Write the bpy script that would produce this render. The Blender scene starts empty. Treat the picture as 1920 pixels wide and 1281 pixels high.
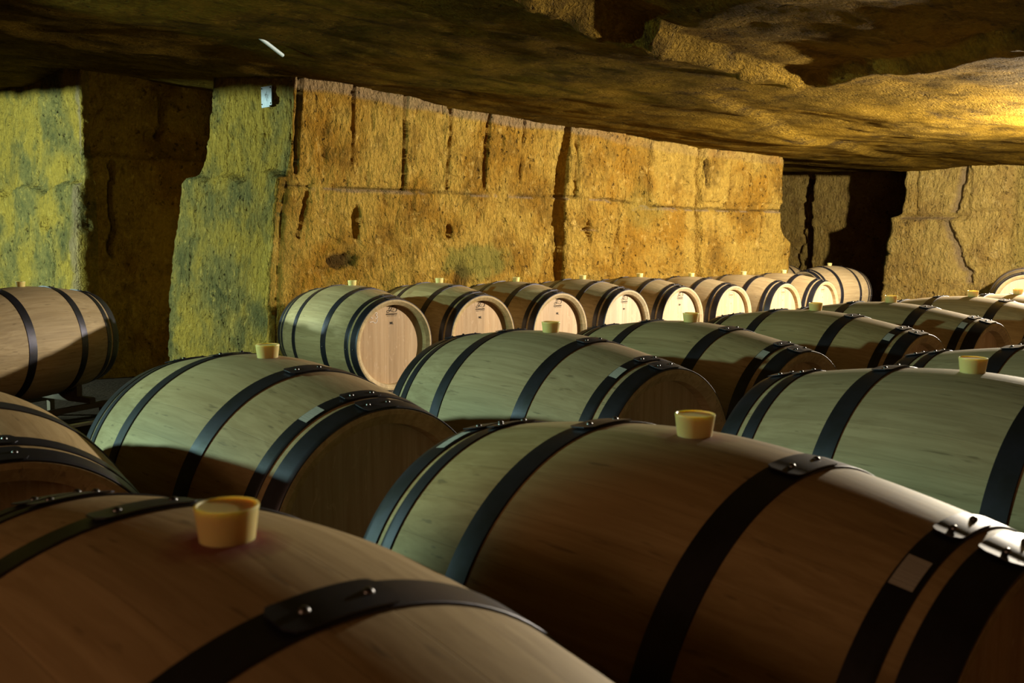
import bpy, bmesh, math, random
import numpy as np
from mathutils import Vector, Matrix

sc = bpy.context.scene
COL = sc.collection
PI = math.pi

# ---------------------------------------------------------------- frame of the gallery
YAW = -0.814194                      # heading of the barrel axes
AX = (math.cos(YAW), math.sin(YAW))  # t direction (towards the near right)
SD = (-AX[1], AX[0])                 # s direction (along the gallery, away)
def W(s, t, z=0.0):
    return Vector((s*SD[0]+t*AX[0], s*SD[1]+t*AX[1], z))

# ---------------------------------------------------------------- camera
CAMZ = 1.21
pitch, roll = 0.117691, 0.008579
cp, sp = math.cos(pitch), math.sin(pitch)
fw = Vector((0, cp, -sp)); up0 = Vector((0, sp, cp)); rt0 = Vector((1, 0, 0))
rt = rt0*math.cos(roll)+up0*math.sin(roll); up = up0*math.cos(roll)-rt0*math.sin(roll)
cam_d = bpy.data.cameras.new('camera')
cam = bpy.data.objects.new('camera', cam_d); COL.objects.link(cam)
cam.matrix_world = Matrix(((rt.x, up.x, -fw.x, 0), (rt.y, up.y, -fw.y, 0), (rt.z, up.z, -fw.z, CAMZ), (0, 0, 0, 1)))
cam_d.sensor_width = 36; cam_d.sensor_fit = 'HORIZONTAL'
cam_d.lens = 1868.06/1920*36
cam_d.clip_start = 0.02
cam_d.dof.use_dof = True; cam_d.dof.focus_distance = 4.2; cam_d.dof.aperture_fstop = 9.0
sc.camera = cam

# ---------------------------------------------------------------- world, exposure, lamps
w = bpy.data.worlds.new('world'); sc.world = w; w.use_nodes = True
w.node_tree.nodes['Background'].inputs[0].default_value = (0.05, 0.03, 0.04, 1)
w.node_tree.nodes['Background'].inputs[1].default_value = 0.3
sc.view_settings.view_transform = 'Standard'; sc.view_settings.look = 'None'
sc.view_settings.gamma = 1.0; sc.view_settings.exposure = 0.0
sc.view_settings.use_curve_mapping = False

def lamp(name, loc, power, color, radius=0.05, spot=None, target=None):
    l = bpy.data.lights.new(name, 'SPOT' if spot else 'POINT')
    l.energy = power; l.color = color; l.shadow_soft_size = radius
    o = bpy.data.objects.new(name, l); COL.objects.link(o); o.location = loc
    if spot:
        l.spot_size = spot; l.spot_blend = 0.15
        o.rotation_euler = (Vector(target)-Vector(loc)).to_track_quat('-Z', 'Y').to_euler()
    return o
lamp('gallery_lamp', W(8.4, -2.0, 1.77), 2000, (1.0, 0.89, 0.68), 0.05)
lamp('fill_lamp', W(-2.5, -0.9, 1.75), 42, (1.0, 0.56, 0.32), 0.35)  # added warm fill without a known source, lifts the shaded near flanks
lamp('side_lamp', W(-0.8, -9.0, 1.38), 1350, (0.72, 1.0, 0.80), 0.05, spot=math.radians(78), target=W(3.2, -8.65, 1.3))
lamp('aisle_lamp', W(-1.5, -4.5, 1.72), 440, (0.60, 1.0, 0.76), 0.05, spot=math.radians(76), target=W(2.33, -3.33, 0.85))

# ---------------------------------------------------------------- helpers
def link_mesh(name, me, mat=None, parent=None):
    o = bpy.data.objects.new(name, me); COL.objects.link(o)
    if mat and not me.materials: me.materials.append(mat)
    if parent: o.parent = parent
    return o
def tag(o, label=None, cat=None, group=None, kind=None):
    if label: o['label'] = label
    if cat: o['category'] = cat
    if group: o['group'] = group
    if kind: o['kind'] = kind
    return o
def bm_mesh(name, bm, mat=None, smooth=False, ang=None):
    me = bpy.data.meshes.new(name); bm.normal_update(); bm.to_mesh(me); bm.free()
    if mat: me.materials.append(mat)
    if smooth:
        me.polygons.foreach_set('use_smooth', [True]*len(me.polygons))
        if ang: me.set_sharp_from_angle(angle=ang)
    return me
def add_box(bm, c, size, rot=None, bevel=0.0):
    m = Matrix.Translation(c)
    if rot is not None: m = m @ rot
    m = m @ Matrix.Diagonal((size[0], size[1], size[2], 1))
    r = bmesh.ops.create_cube(bm, size=1, matrix=m)
    if bevel:
        es = list({e for v in r['verts'] for e in v.link_edges})
        bmesh.ops.bevel(bm, geom=es, offset=bevel, segments=2, affect='EDGES')
def grid_mesh(name, P, mat, attr=None, flip=False):
    n, m = P.shape[:2]
    idx = np.arange(n*m).reshape(n, m)
    q = np.stack([idx[:-1, :-1], idx[1:, :-1], idx[1:, 1:], idx[:-1, 1:]], -1).reshape(-1, 4)
    if flip: q = q[:, ::-1]
    me = bpy.data.meshes.new(name)
    me.vertices.add(n*m); me.vertices.foreach_set('co', P.reshape(-1).astype(np.float32))
    me.loops.add(q.size); me.loops.foreach_set('vertex_index', q.reshape(-1).astype(np.int32))
    me.polygons.add(len(q)); me.polygons.foreach_set('loop_start', np.arange(0, q.size, 4, dtype=np.int32))
    me.polygons.foreach_set('loop_total', np.full(len(q), 4, dtype=np.int32))
    me.update(calc_edges=True); me.validate()
    me.polygons.foreach_set('use_smooth', [True]*len(me.polygons))
    if attr is not None:
        a = me.color_attributes.new('wear_light', 'FLOAT_COLOR', 'POINT')
        buf = np.ones((n*m, 4), np.float32); buf[:, :3] = attr.reshape(-1, 3)
        a.data.foreach_set('color', buf.reshape(-1))
    me.materials.append(mat)
    return me

# lattice value noise
def _h(i, j, seed):
    v = np.sin(i*127.1+j*311.7+seed*74.7)*43758.5453
    return v-np.floor(v)
def vn(x, y, seed=0):
    xi, yi = np.floor(x), np.floor(y); fx, fy = x-xi, y-yi
    fx = fx*fx*(3-2*fx); fy = fy*fy*(3-2*fy)
    a, b, c, d = _h(xi, yi, seed), _h(xi+1, yi, seed), _h(xi, yi+1, seed), _h(xi+1, yi+1, seed)
    return (a*(1-fx)+b*fx)*(1-fy)+(c*(1-fx)+d*fx)*fy
def fbm(x, y, seed=0, oct=4, gain=0.5):
    s = 0; a = 1; n = 0
    for k in range(oct):
        s = s+a*(vn(x*2**k, y*2**k, seed+k*13)-0.5)*2; n += a; a *= gain
    return s/n
def sst(e0, e1, x):
    k = np.clip((x-e0)/(e1-e0), 0, 1); return k*k*(3-2*k)

# ---------------------------------------------------------------- materials
class NT:
    def __init__(s, name):
        s.m = bpy.data.materials.new(name); s.m.use_nodes = True
        s.t = s.m.node_tree; s.t.nodes.clear()
        s.out = s.n('ShaderNodeOutputMaterial'); s.b = s.n('ShaderNodeBsdfPrincipled')
        s.l(s.b.outputs[0], s.out.inputs[0])
    def n(s, t, **k):
        o = s.t.nodes.new(t)
        for a, v in k.items(): setattr(o, a, v)
        return o
    def l(s, a, b): s.t.links.new(a, b)
    def set(s, inp, v):
        if hasattr(v, 'node'): s.l(v, inp)
        else: inp.default_value = v
    def math(s, op, a, b=0.0, c=None):
        o = s.n('ShaderNodeMath', operation=op); s.set(o.inputs[0], a); s.set(o.inputs[1], b)
        if c is not None: s.set(o.inputs[2], c)
        return o.outputs[0]
    def mix(s, f, a, b, blend='MIX'):
        o = s.n('ShaderNodeMix', data_type='RGBA', blend_type=blend)
        s.set(o.inputs[0], f); s.set(o.inputs[6], a); s.set(o.inputs[7], b); return o.outputs[2]
    def map(s, v, a, b, c=0.0, d=1.0):
        o = s.n('ShaderNodeMapRange'); s.set(o.inputs[0], v)
        for i, x in enumerate((a, b, c, d)): o.inputs[i+1].default_value = x
        return o.outputs[0]
    def noise(s, vec, scale, detail=4, rough=0.55, dist=0.0):
        o = s.n('ShaderNodeTexNoise'); s.l(vec, o.inputs['Vector']); o.inputs['Scale'].default_value = scale
        o.inputs['Detail'].default_value = detail; o.inputs['Roughness'].default_value = rough
        o.inputs['Distortion'].default_value = dist; return o.outputs[0]
    def mapping(s, vec, scale=(1, 1, 1), rot=(0, 0, 0), loc=(0, 0, 0)):
        o = s.n('ShaderNodeMapping'); s.l(vec, o.inputs[0]); o.inputs['Scale'].default_value = scale
        o.inputs['Rotation'].default_value = rot; o.inputs['Location'].default_value = loc; return o.outputs[0]
    def bump(s, h, strength, dist, prev=None):
        o = s.n('ShaderNodeBump'); s.l(h, o.inputs['Height']); o.inputs['Strength'].default_value = strength
        o.inputs['Distance'].default_value = dist
        if prev is not None: s.l(prev, o.inputs['Normal'])
        return o.outputs[0]
def C(r, g, b): return (r, g, b, 1.0)

def stone_mat(name, c1, c2, c3, rough=0.9, streak=(0, 0, 0), spec=0.05, bump=1.0, ceiling=False):
    """c1 main, c2 patches, c3 dark weathering; the 'wear' attribute: R dust band, pale cracks and a painted lit edge, G lichen, B dark pits"""
    k = NT(name); geo = k.n('ShaderNodeNewGeometry'); P = geo.outputs['Position']
    # rotate world into the gallery frame so that tool marks follow it
    Q = k.mapping(P, rot=(0, 0, -math.atan2(SD[1], SD[0])))
    at = k.n('ShaderNodeVertexColor', layer_name='wear_light'); sep = k.n('ShaderNodeSeparateColor'); k.l(at.outputs[0], sep.inputs[0])
    big = k.noise(P, 1.3, 5, 0.6); med = k.noise(P, 5.5, 6, 0.65)
    col = k.mix(k.map(big, 0.45, 0.57), c1, c2)
    col = k.mix(k.math('MULTIPLY', k.map(med, 0.52, 0.72), 0.75), col, c3)
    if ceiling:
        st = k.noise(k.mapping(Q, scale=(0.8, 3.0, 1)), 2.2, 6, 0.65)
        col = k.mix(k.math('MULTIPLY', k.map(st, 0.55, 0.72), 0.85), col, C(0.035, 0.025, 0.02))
    fine = k.noise(P, 38, 5, 0.7)
    col = k.mix(k.map(fine, 0.3, 0.72, 0.45, 0.0), col, C(c3[0]*.6, c3[1]*.55, c3[2]*.5))
    pk = k.noise(P, 21, 3, 0.5)
    spot = k.math('MULTIPLY', k.map(pk, 0.63, 0.72), k.map(big, 0.38, 0.58, 0.15, 1.0))
    grime = k.noise(P, 2.6, 8, 0.72, 0.3)
    col = k.mix(k.map(grime, 0.50, 0.68, 0.0, 0.72), col, C(c3[0]*.75, c3[1]*.72, c3[2]*.75))
    pale = k.noise(P, 12, 6, 0.7)
    col = k.mix(k.map(pale, 0.56, 0.70, 0.0, 0.6), col, C(min(1, c1[0]*1.35), min(1, c1[1]*1.42), min(1, c1[2]*2.0)))
    col = k.mix(k.math('MULTIPLY', spot, 0.75), col, C(0.05, 0.035, 0.02))
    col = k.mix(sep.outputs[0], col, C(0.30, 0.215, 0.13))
    col = k.mix(sep.outputs[1], col, C(0.22, 0.21, 0.05))
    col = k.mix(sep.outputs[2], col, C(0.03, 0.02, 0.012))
    k.l(col, k.b.inputs['Base Color'])
    k.b.inputs['Roughness'].default_value = rough; k.b.inputs['Specular IOR Level'].default_value = spec
    k.b.inputs['Specular Tint'].default_value = C(1.0, 0.72, 0.3)
    chis = k.noise(k.mapping(Q, scale=(2.4, 2.4, 1.1) if not ceiling else (2.2, 9, 3), rot=(0.0, 0.5, 0) if not ceiling else (0, 0, 0.35)), 9, 4, 0.6, 0.4)
    h = k.math('ADD', k.math('MULTIPLY', chis, 1.0), k.math('MULTIPLY', fine, 0.45))
    h = k.math('SUBTRACT', h, k.math('MULTIPLY', spot, 0.5))
    k.l(k.bump(h, 1.0, 0.085*bump), k.b.inputs['Normal'])
    return k.m
M_WALL = stone_mat('quarried_limestone', C(0.58, 0.375, 0.075), C(0.45, 0.235, 0.03), C(0.22, 0.135, 0.03))
M_GREEN = stone_mat('damp_limestone', C(0.50, 0.33, 0.06), C(0.30, 0.24, 0.08), C(0.10, 0.11, 0.05))
M_FAR = stone_mat('grey_limestone', C(0.60, 0.42, 0.12), C(0.54, 0.35, 0.09), C(0.36, 0.24, 0.08))
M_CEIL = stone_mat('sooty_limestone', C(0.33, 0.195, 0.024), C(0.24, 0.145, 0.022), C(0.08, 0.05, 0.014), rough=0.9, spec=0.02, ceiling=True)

def floor_mat():
    k = NT('trodden_earth'); P = k.n('ShaderNodeNewGeometry').outputs['Position']
    n = k.noise(P, 3, 6, 0.65)
    k.l(k.mix(n, C(0.02, 0.014, 0.012), C(0.05, 0.035, 0.026)), k.b.inputs['Base Color'])
    k.b.inputs['Roughness'].default_value = 1.0; k.b.inputs['Specular IOR Level'].default_value = 0.03
    k.l(k.bump(k.noise(P, 30, 5, 0.7), 0.8, 0.02), k.b.inputs['Normal']); return k.m
M_FLOOR = floor_mat()
M_DARK = stone_mat('red_brown_limestone', C(0.42, 0.22, 0.07), C(0.32, 0.17, 0.05), C(0.16, 0.08, 0.03))

def oak_mat(name, base, dark, staves=True):
    k = NT(name); tc = k.n('ShaderNodeTexCoord'); O = tc.outputs['Object']
    oi = k.n('ShaderNodeObjectInfo'); sx = k.n('ShaderNodeSeparateXYZ'); k.l(O, sx.inputs[0])
    X, Y, Z = sx.outputs
    off = k.n('ShaderNodeCombineXYZ'); 
    for i in range(3): k.l(k.math('MULTIPLY', oi.outputs['Random'], 37.0), off.inputs[i])
    va = k.n('ShaderNodeVectorMath', operation='ADD'); k.l(O, va.inputs[0]); k.l(off.outputs[0], va.inputs[1]); V = va.outputs[0]
    if staves:
        ang = k.math('ARCTAN2', Y, Z)
        u = k.math('MULTIPLY_ADD', ang, 29/(2*PI), 0.5)
        grain = k.noise(k.mapping(V, scale=(2.2, 60, 60)), 1.0, 5, 0.6, 0.6)
        streak = k.noise(k.mapping(V, scale=(1.2, 14, 14)), 1.0, 3, 0.6)
    else:
        u = k.math('MULTIPLY_ADD', Y, 1/0.062, 0.3)
        grain = k.noise(k.mapping(V, scale=(60, 60, 2.4)), 1.0, 5, 0.6, 0.6)
        streak = k.noise(k.mapping(V, scale=(12, 12, 1.6)), 1.0, 3, 0.6)
    cell = k.math('FLOOR', u); fr = k.math('FRACT', u)
    wn = k.n('ShaderNodeTexWhiteNoise', noise_dimensions='2D'); cc = k.n('ShaderNodeCombineXYZ')
    k.l(cell, cc.inputs[0]); k.l(oi.outputs['Random'], cc.inputs[1]); k.l(cc.outputs[0], wn.inputs['Vector'])
    col = k.mix(k.map(grain, 0.35, 0.7), base, dark)
    col = k.mix(k.map(streak, 0.45, 0.75, 0.0, 0.45), col, dark)
    val = k.math('MULTIPLY_ADD', wn.outputs['Value'], 0.22, 0.87)
    hsv = k.n('ShaderNodeHueSaturation'); k.l(col, hsv.inputs['Color']); k.l(val, hsv.inputs['Value'])
    k.l(k.math('MULTIPLY_ADD', oi.outputs['Random'], 0.25, 0.9), hsv.inputs['Saturation']); col = hsv.outputs[0]
    edge = k.math('ABSOLUTE', k.math('SUBTRACT', fr, 0.5))
    line = k.map(edge, 0.482, 0.499)
    col = k.mix(k.math('MULTIPLY', line, 0.22), col, C(dark[0]*.35, dark[1]*.33, dark[2]*.3))
    if staves:
        # short dark flecks of the grain
        fl = k.noise(k.mapping(V, scale=(10, 90, 90)), 1.0, 2, 0.5)
        col = k.mix(k.map(fl, 0.66, 0.74, 0.0, 0.55), col, C(dark[0]*.4, dark[1]*.4, dark[2]*.4))
        # wine stain round the bung hole
        att = k.n('ShaderNodeAttribute', attribute_type='OBJECT', attribute_name='stain')
        d = k.math('SQRT', k.math('ADD', k.math('POWER', X, 2.0), k.math('POWER', k.math('SUBTRACT', Y, -0.004), 2.0)))
        d = k.math('ADD', d, k.math('MULTIPLY', k.math('SUBTRACT', k.noise(V, 22, 3), 0.5), 0.05))
        m = k.math('MULTIPLY', k.map(d, 0.03, 0.062, 1.0, 0.0), k.math('GREATER_THAN', Z, 0.2))
        col = k.mix(k.math('MULTIPLY', m, att.outputs['Fac']), col, C(0.20, 0.045, 0.05))
    else:
        fl = k.noise(k.mapping(V, scale=(30, 45, 14)), 1.0, 3, 0.6, 1.5)
        col = k.mix(k.map(fl, 0.60, 0.70, 0.0, 0.5), col, C(min(1, base[0]*1.25), min(1, base[1]*1.28), min(1, base[2]*1.35)))
    k.l(col, k.b.inputs['Base Color'])
    k.b.inputs['Roughness'].default_value = 0.62; k.b.inputs['Specular IOR Level'].default_value = 0.35
    h = k.math('SUBTRACT', k.math('MULTIPLY', grain, 0.25), k.math('MULTIPLY', line, 0.2))
    k.l(k.bump(h, 0.6, 0.0015), k.b.inputs['Normal'])
    return k.m
M_OAK = oak_mat('oak_staves', C(0.52, 0.40, 0.235), C(0.37, 0.27, 0.145))
M_HEAD = oak_mat('oak_head', C(0.56, 0.41, 0.27), C(0.44, 0.30, 0.18), staves=False)

def simple(name, col, rough=0.5, metal=0.0, spec=0.5, noise=None, bump=0.0):
    k = NT(name); P = k.n('ShaderNodeTexCoord').outputs['Object']
    if noise:
        n = k.noise(P, noise[0], 5, 0.6); k.l(k.mix(k.map(n, 0.35, 0.65), col, noise[1]), k.b.inputs['Base Color'])
        if bump: k.l(k.bump(n, 0.5, bump), k.b.inputs['Normal'])
    else: k.b.inputs['Base Color'].default_value = col
    k.b.inputs['Roughness'].default_value = rough; k.b.inputs['Metallic'].default_value = metal
    k.b.inputs['Specular IOR Level'].default_value = spec
    return k
M_HOOP = simple('hoop_steel', C(0.08, 0.08, 0.115), 0.44, 0.85, noise=(14, C(0.06, 0.06, 0.07)), bump=0.0008).m
M_RIVET = simple('rivet_steel', C(0.2, 0.2, 0.22), 0.35, 1.0).m
kb = simple('bung_silicone', C(0.78, 0.66, 0.27), 0.42, 0.0)
kb.b.inputs['Subsurface Weight'].default_value = 0.65; kb.b.inputs['Subsurface Radius'].default_value = (0.03, 0.017, 0.003)
kb.b.inputs['Subsurface Scale'].default_value = 0.6
M_BUNG = kb.m
M_INK = simple('burnt_mark', C(0.035, 0.025, 0.018), 0.8).m
M_BROWNINK = simple('branded_mark', C(0.20, 0.11, 0.05), 0.8).m
M_CHALK = simple('chalk_mark', C(0.85, 0.82, 0.80), 0.9).m
M_PLATE = simple('enamel_plate', C(0.62, 0.70, 0.85), 0.4, 0.1, noise=(30, C(0.5, 0.58, 0.72))).m
M_PIPE = simple('plastic_pipe', C(0.55, 0.68, 0.75), 0.4).m
M_RACK = simple('rack_steel', C(0.085, 0.07, 0.055), 0.6, 0.3, noise=(8, C(0.13, 0.10, 0.07))).m
def tag_mat():
    k = NT('paper_tag'); O = k.n('ShaderNodeTexCoord').outputs['Object']
    sx = k.n('ShaderNodeSeparateXYZ'); k.l(O, sx.inputs[0])
    a = k.math('ARCTAN2', sx.outputs[1], sx.outputs[2])
    cc = k.n('ShaderNodeCombineXYZ'); k.l(a, cc.inputs[0])
    n = k.noise(cc.outputs[0], 420, 1, 0.5)
    k.l(k.mix(k.math('MULTIPLY', k.math('GREATER_THAN', n, 0.52), 0.75), C(0.66, 0.66, 0.64), C(0.12, 0.12, 0.12)), k.b.inputs['Base Color'])
    k.b.inputs['Roughness'].default_value = 0.6; return k.m
M_TAG = tag_mat()

# ---------------------------------------------------------------- the quarried gallery
def ztop(s, t):
    """height of the cave roof"""
    z = np.interp(s, [-3, 0, 3.0, 3.75, 5.2, 6.5, 7.67, 8.44, 9.9, 11.5, 13.0, 15.5], [2.36, 2.33, 2.27, 2.225, 2.155, 2.11, 2.047, 1.998, 2.0, 2.0, 1.985, 2.1])
    back = sst(-6.1, -8.2, t)*(1-sst(4.5, 7, s))
    z = z+0.17*back
    far = sst(-6.0, -7.5, t)*sst(9.8, 11, s); z = z+0.03*far
    # a slab hanging lower beyond a broken edge that runs along the gallery
    te = np.interp(s, [-3, 3.0, 4.3, 6.4, 9], [-3.30, -3.38, -3.56, -3.68, -3.7])+0.07*fbm(s*1.9, s*0+3.1, 5, 5)
    te = te+np.where((s > 4.22) & (s < 4.42), 0.14, 0)
    hs = np.interp(s, [-3, 3.0, 4.3, 5.5, 6.6], [0.30, 0.26, 0.20, 0.10, 0.0])
    se = np.interp(t, [-3.7, -1.9, 1, 3], [6.3, 5.5, 4.6, 4.2])+0.06*fbm(t*1.7, t*0+2.2, 6, 4)
    hs = np.interp(s, [-3, 3.0, 4.3, 5.5, 6.6], [0.21, 0.18, 0.13, 0.10, 0.09])
    z = z+hs*sst(te-0.03, te+0.03, t)*(1-sst(se-0.05, se+0.05, s))
    # ragged fringe of stone hanging from the broken edge
    z = z-0.05*np.exp(-((t-te+0.03)/0.05)**2)*sst(-0.25, 0.5, fbm(s*9, s*0+4.4, 77, 3))*(1-sst(6.0, 6.4, s))
    # unseen roof drop on the left, added to shade the pillar tops from side_lamp
    rb = np.interp(t, [-12, -10.5, -9.67, -8.7, -8.3, -7.8, -7.3], [1.97, 1.97, 1.93, 1.84, 1.74, 1.70, 1.72])
    shade_drop = np.exp(-((s-1.15)/0.16)**4)*(1-sst(-7.3, -6.9, t))
    z = z*(1-shade_drop)+rb*shade_drop
    # low ridge nearer to the far end
    tr = np.interp(s, [5.9, 8.0, 11.6, 13], [-4.25, -4.85, -5.55, -5.9])+0.05*fbm(s*1.3, s*0+9.1, 8, 4)
    hr = np.interp(s, [5.6, 6.5, 9, 12, 13], [0, 0.05, 0.06, 0.04, 0.0])
    z = z+hr*sst(tr-0.08, tr+0.02, t)
    # nearer ceiling: rough blocks
    near = sst(-3.5, -3.2, t)
    bl = np.floor(vn(s*0.9+2, t*1.5, 31)*4)/4
    z = z+near*(0.05*(bl-0.2)+0.03*fbm(s*2.3, t*3.1, 12, 4))*(1-0.6*sst(6, 8, s))
    return z
def zceil(s, t):
    u = s*0.94+t*0.34; v = -s*0.34+t*0.94
    n = fbm(u*0.55, v*1.3, 3, 4)*0.045+fbm(u*3.0, v*6.0, 17, 4)*0.014
    terr = np.floor(vn(u*0.7, v*2.1, 41)*5)/5*0.03
    st = fbm(u*2.0, v*14, 23, 3)*0.006
    return ztop(s, t)+n+terr+st-0.03
s_ = np.arange(-3.2, 15.9, 0.042); t_ = np.arange(-12.2, 3.3, 0.042)
S, T = np.meshgrid(s_, t_, indexing='ij'); Zc = zceil(S, T)
P = np.stack([S*SD[0]+T*AX[0], S*SD[1]+T*AX[1], Zc], -1)
wr = np.zeros(S.shape+(3,))
tag(link_mesh('ceiling', grid_mesh('ceiling', P, M_CEIL, wr)), kind='structure')

def zfloor(x, y): return 0.065-0.02*y
s_ = np.arange(-3.2, 15.9, 0.08); t_ = np.arange(-12.2, 3.3, 0.08)
S, T = np.meshgrid(s_, t_, indexing='ij')
X, Y = S*SD[0]+T*AX[0], S*SD[1]+T*AX[1]
P = np.stack([X, Y, zfloor(X, Y)+0.012*fbm(X*2, Y*2, 2, 3)-0.012], -1)
tag(link_mesh('floor', grid_mesh('floor', P, M_FLOOR)), kind='structure')

def lerp_pts(zz, knots):
    """knots: [(z, (s,t)), ...] -> arrays s,t at zz"""
    z = [q[0] for q in knots]
    return np.interp(zz, z, [q[1][0] for q in knots]), np.interp(zz, z, [q[1][1] for q in knots])
def wall(name, ctrl, mat, disp, wear_light=None, res=0.022, z0=-0.35, z1=2.75, ends=0.0):
    """ctrl: corner columns, each a list of (z,(s,t)) knots; open side on the left of the path"""
    zz = np.arange(z0, z1, res); n = len(zz)
    cs = [lerp_pts(zz, c) for c in ctrl]
    cols_s, cols_t, nrm, seg, arc = [], [], [], [], []
    acc = 0.0
    for i in range(len(ctrl)-1):
        a, b = cs[i], cs[i+1]
        L = float(np.hypot(np.mean(b[0]-a[0]), np.mean(b[1]-a[1]))); m = max(2, int(L/res))
        ds, dt = float(np.mean(b[0]-a[0])/L), float(np.mean(b[1]-a[1])/L)
        for j in range(m + (1 if i == len(ctrl)-2 else 0)):
            f = j/m
            cols_s.append(a[0]*(1-f)+b[0]*f); cols_t.append(a[1]*(1-f)+b[1]*f)
            nrm.append((-dt, ds)); seg.append(i); arc.append(acc+f*L)
        acc += L
    S = np.array(cols_s); T = np.array(cols_t); N = np.array(nrm)
    # soften the normals round the corners
    k = 2; Np = np.pad(N, ((k, k), (0, 0)), 'edge'); N = sum(Np[i:i+len(N)] for i in range(2*k+1))/(2*k+1)
    N /= np.linalg.norm(N, axis=1)[:, None]+1e-9
    Z = np.broadcast_to(zz, S.shape); A = np.array(arc)[:, None]*np.ones_like(Z); G = np.array(seg)[:, None]*np.ones_like(Z)
    d = disp(A, S, T, Z, G)
    S2 = S+N[:, 0:1]*d; T2 = T+N[:, 1:2]*d
    P = np.stack([S2*SD[0]+T2*AX[0], S2*SD[1]+T2*AX[1], Z], -1)
    wr = wear_light(A, S, T, Z, G) if wear_light else np.zeros(S.shape+(3,))
    return tag(link_mesh(name, grid_mesh(name, P, mat, wr, flip=True)), kind='structure')
def V1(s, t): return [(0, (s, t)), (3, (s, t))]
def rough(A, Z, seed=0, a=1.0):
    d = 0.032*fbm(A*1.1, Z*1.3, seed, 4)+0.026*fbm(A*5, Z*5, seed+3, 5, 0.62)
    r = A*0.8+Z*0.6; q = -A*0.6+Z*0.8
    d = d+0.006*fbm(r*9, q*22, seed+7, 3)
    pit = sst(0.76, 0.9, vn(A*14, Z*14, seed+9))+sst(0.8, 0.92, vn(A*27, Z*27, seed+11))*0.7
    return a*(d-0.020*pit)
def seg_line(A, Z, p0, p1, width, wob=0.01, seed=0, soft=0.6):
    """1 on a drawn crack from p0 to p1, 0 away from it"""
    (a0, z0), (a1, z1) = p0, p1
    L = math.hypot(a1-a0, z1-z0); ux, uz = (a1-a0)/L, (z1-z0)/L
    along = (A-a0)*ux+(Z-z0)*uz; across = -(A-a0)*uz+(Z-z0)*ux
    across = across+wob*fbm(along*7, along*0+seed, seed, 4)
    m = 1-sst(width*(1-soft), width, np.abs(across))
    return m*sst(-0.02, 0.02, along)*(1-sst(L-0.02, L+0.02, along))
def blob(A, Z, c, r, seed=0):
    q = np.sqrt(((A-c[0])/r[0])**2+((Z-c[1])/r[1])**2)+0.35*fbm(A*12, Z*12, seed, 3)
    return 1-sst(0.6, 1.05, q)

# --- main golden wall with the greenish end of the pillar on its left
KC = [(-.4, (3.55, -6.2)), (0.68, (3.566, -6.2)), (1.27, (3.62, -6.2)), (1.71, (3.714, -6.2)), (2.22, (3.745, -6.2)), (2.8, (3.75, -6.2))]
def KL(off_s=0.0, off_t=0.0):
    return [(-.4, (3.60+off_s, -7.95+off_t)), (0.39, (3.62+off_s, -7.86+off_t)), (1.50, (3.70+off_s, -7.74+off_t)), (1.58, (3.71+off_s, -7.58+off_t)), (1.70, (3.72+off_s, -7.48+off_t)), (2.3, (3.74+off_s, -7.38+off_t)), (2.8, (3.75+off_s, -7.35+off_t))]
KR = [(-.4, (10.2, -6.2)), (0.68, (10.2, -6.2)), (1.02, (10.21, -6.2)), (1.08, (10.1, -6.2)), (1.20, (9.99, -6.2)), (2.0, (9.92, -6.2)), (2.8, (9.9, -6.2))]
GROOVES = [((4.24, 2.30), (4.223, 1.587)), ((4.73, 2.25), (4.70, 1.466)), ((5.19, 2.25), (5.125, 1.478)), ((5.60, 2.2), (5.523, 1.5)),
           ((5.99, 2.2), (5.947, 1.56)), ((6.64, 2.08), (6.62, 1.46)), ((7.30, 2.1), (7.29, 1.38)), ((7.66, 2.05), (7.65, 1.40)),
           ((8.95, 1.9), (8.93, 1.35)), ((9.35, 1.95), (9.33, 1.3)), ((9.6, 1.3), (9.6, 0.7)), ((7.22, 1.36), (7.15, 0.8)), ((3.80, 2.25), (3.74, 1.55)), ((3.83, 1.42), (3.76, 1.1))]
def slot_mask(S, Z):
    l = np.interp(Z, [0, 0.75, 1.16, 1.5, 2.10], [6.10, 6.17, 6.30, 6.36, 6.50])+0.018*fbm(Z*6, Z*0, 71, 4)
    r = np.interp(Z, [0, 0.74, 1.38, 2.06], [6.52, 6.51, 6.50, 6.575])+0.012*fbm(Z*9, Z*0, 72, 4)
    return sst(l-0.012, l+0.012, S)*(1-sst(r-0.014, r+0.014, S)), (S-l)/(r-l+1e-6)
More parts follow.
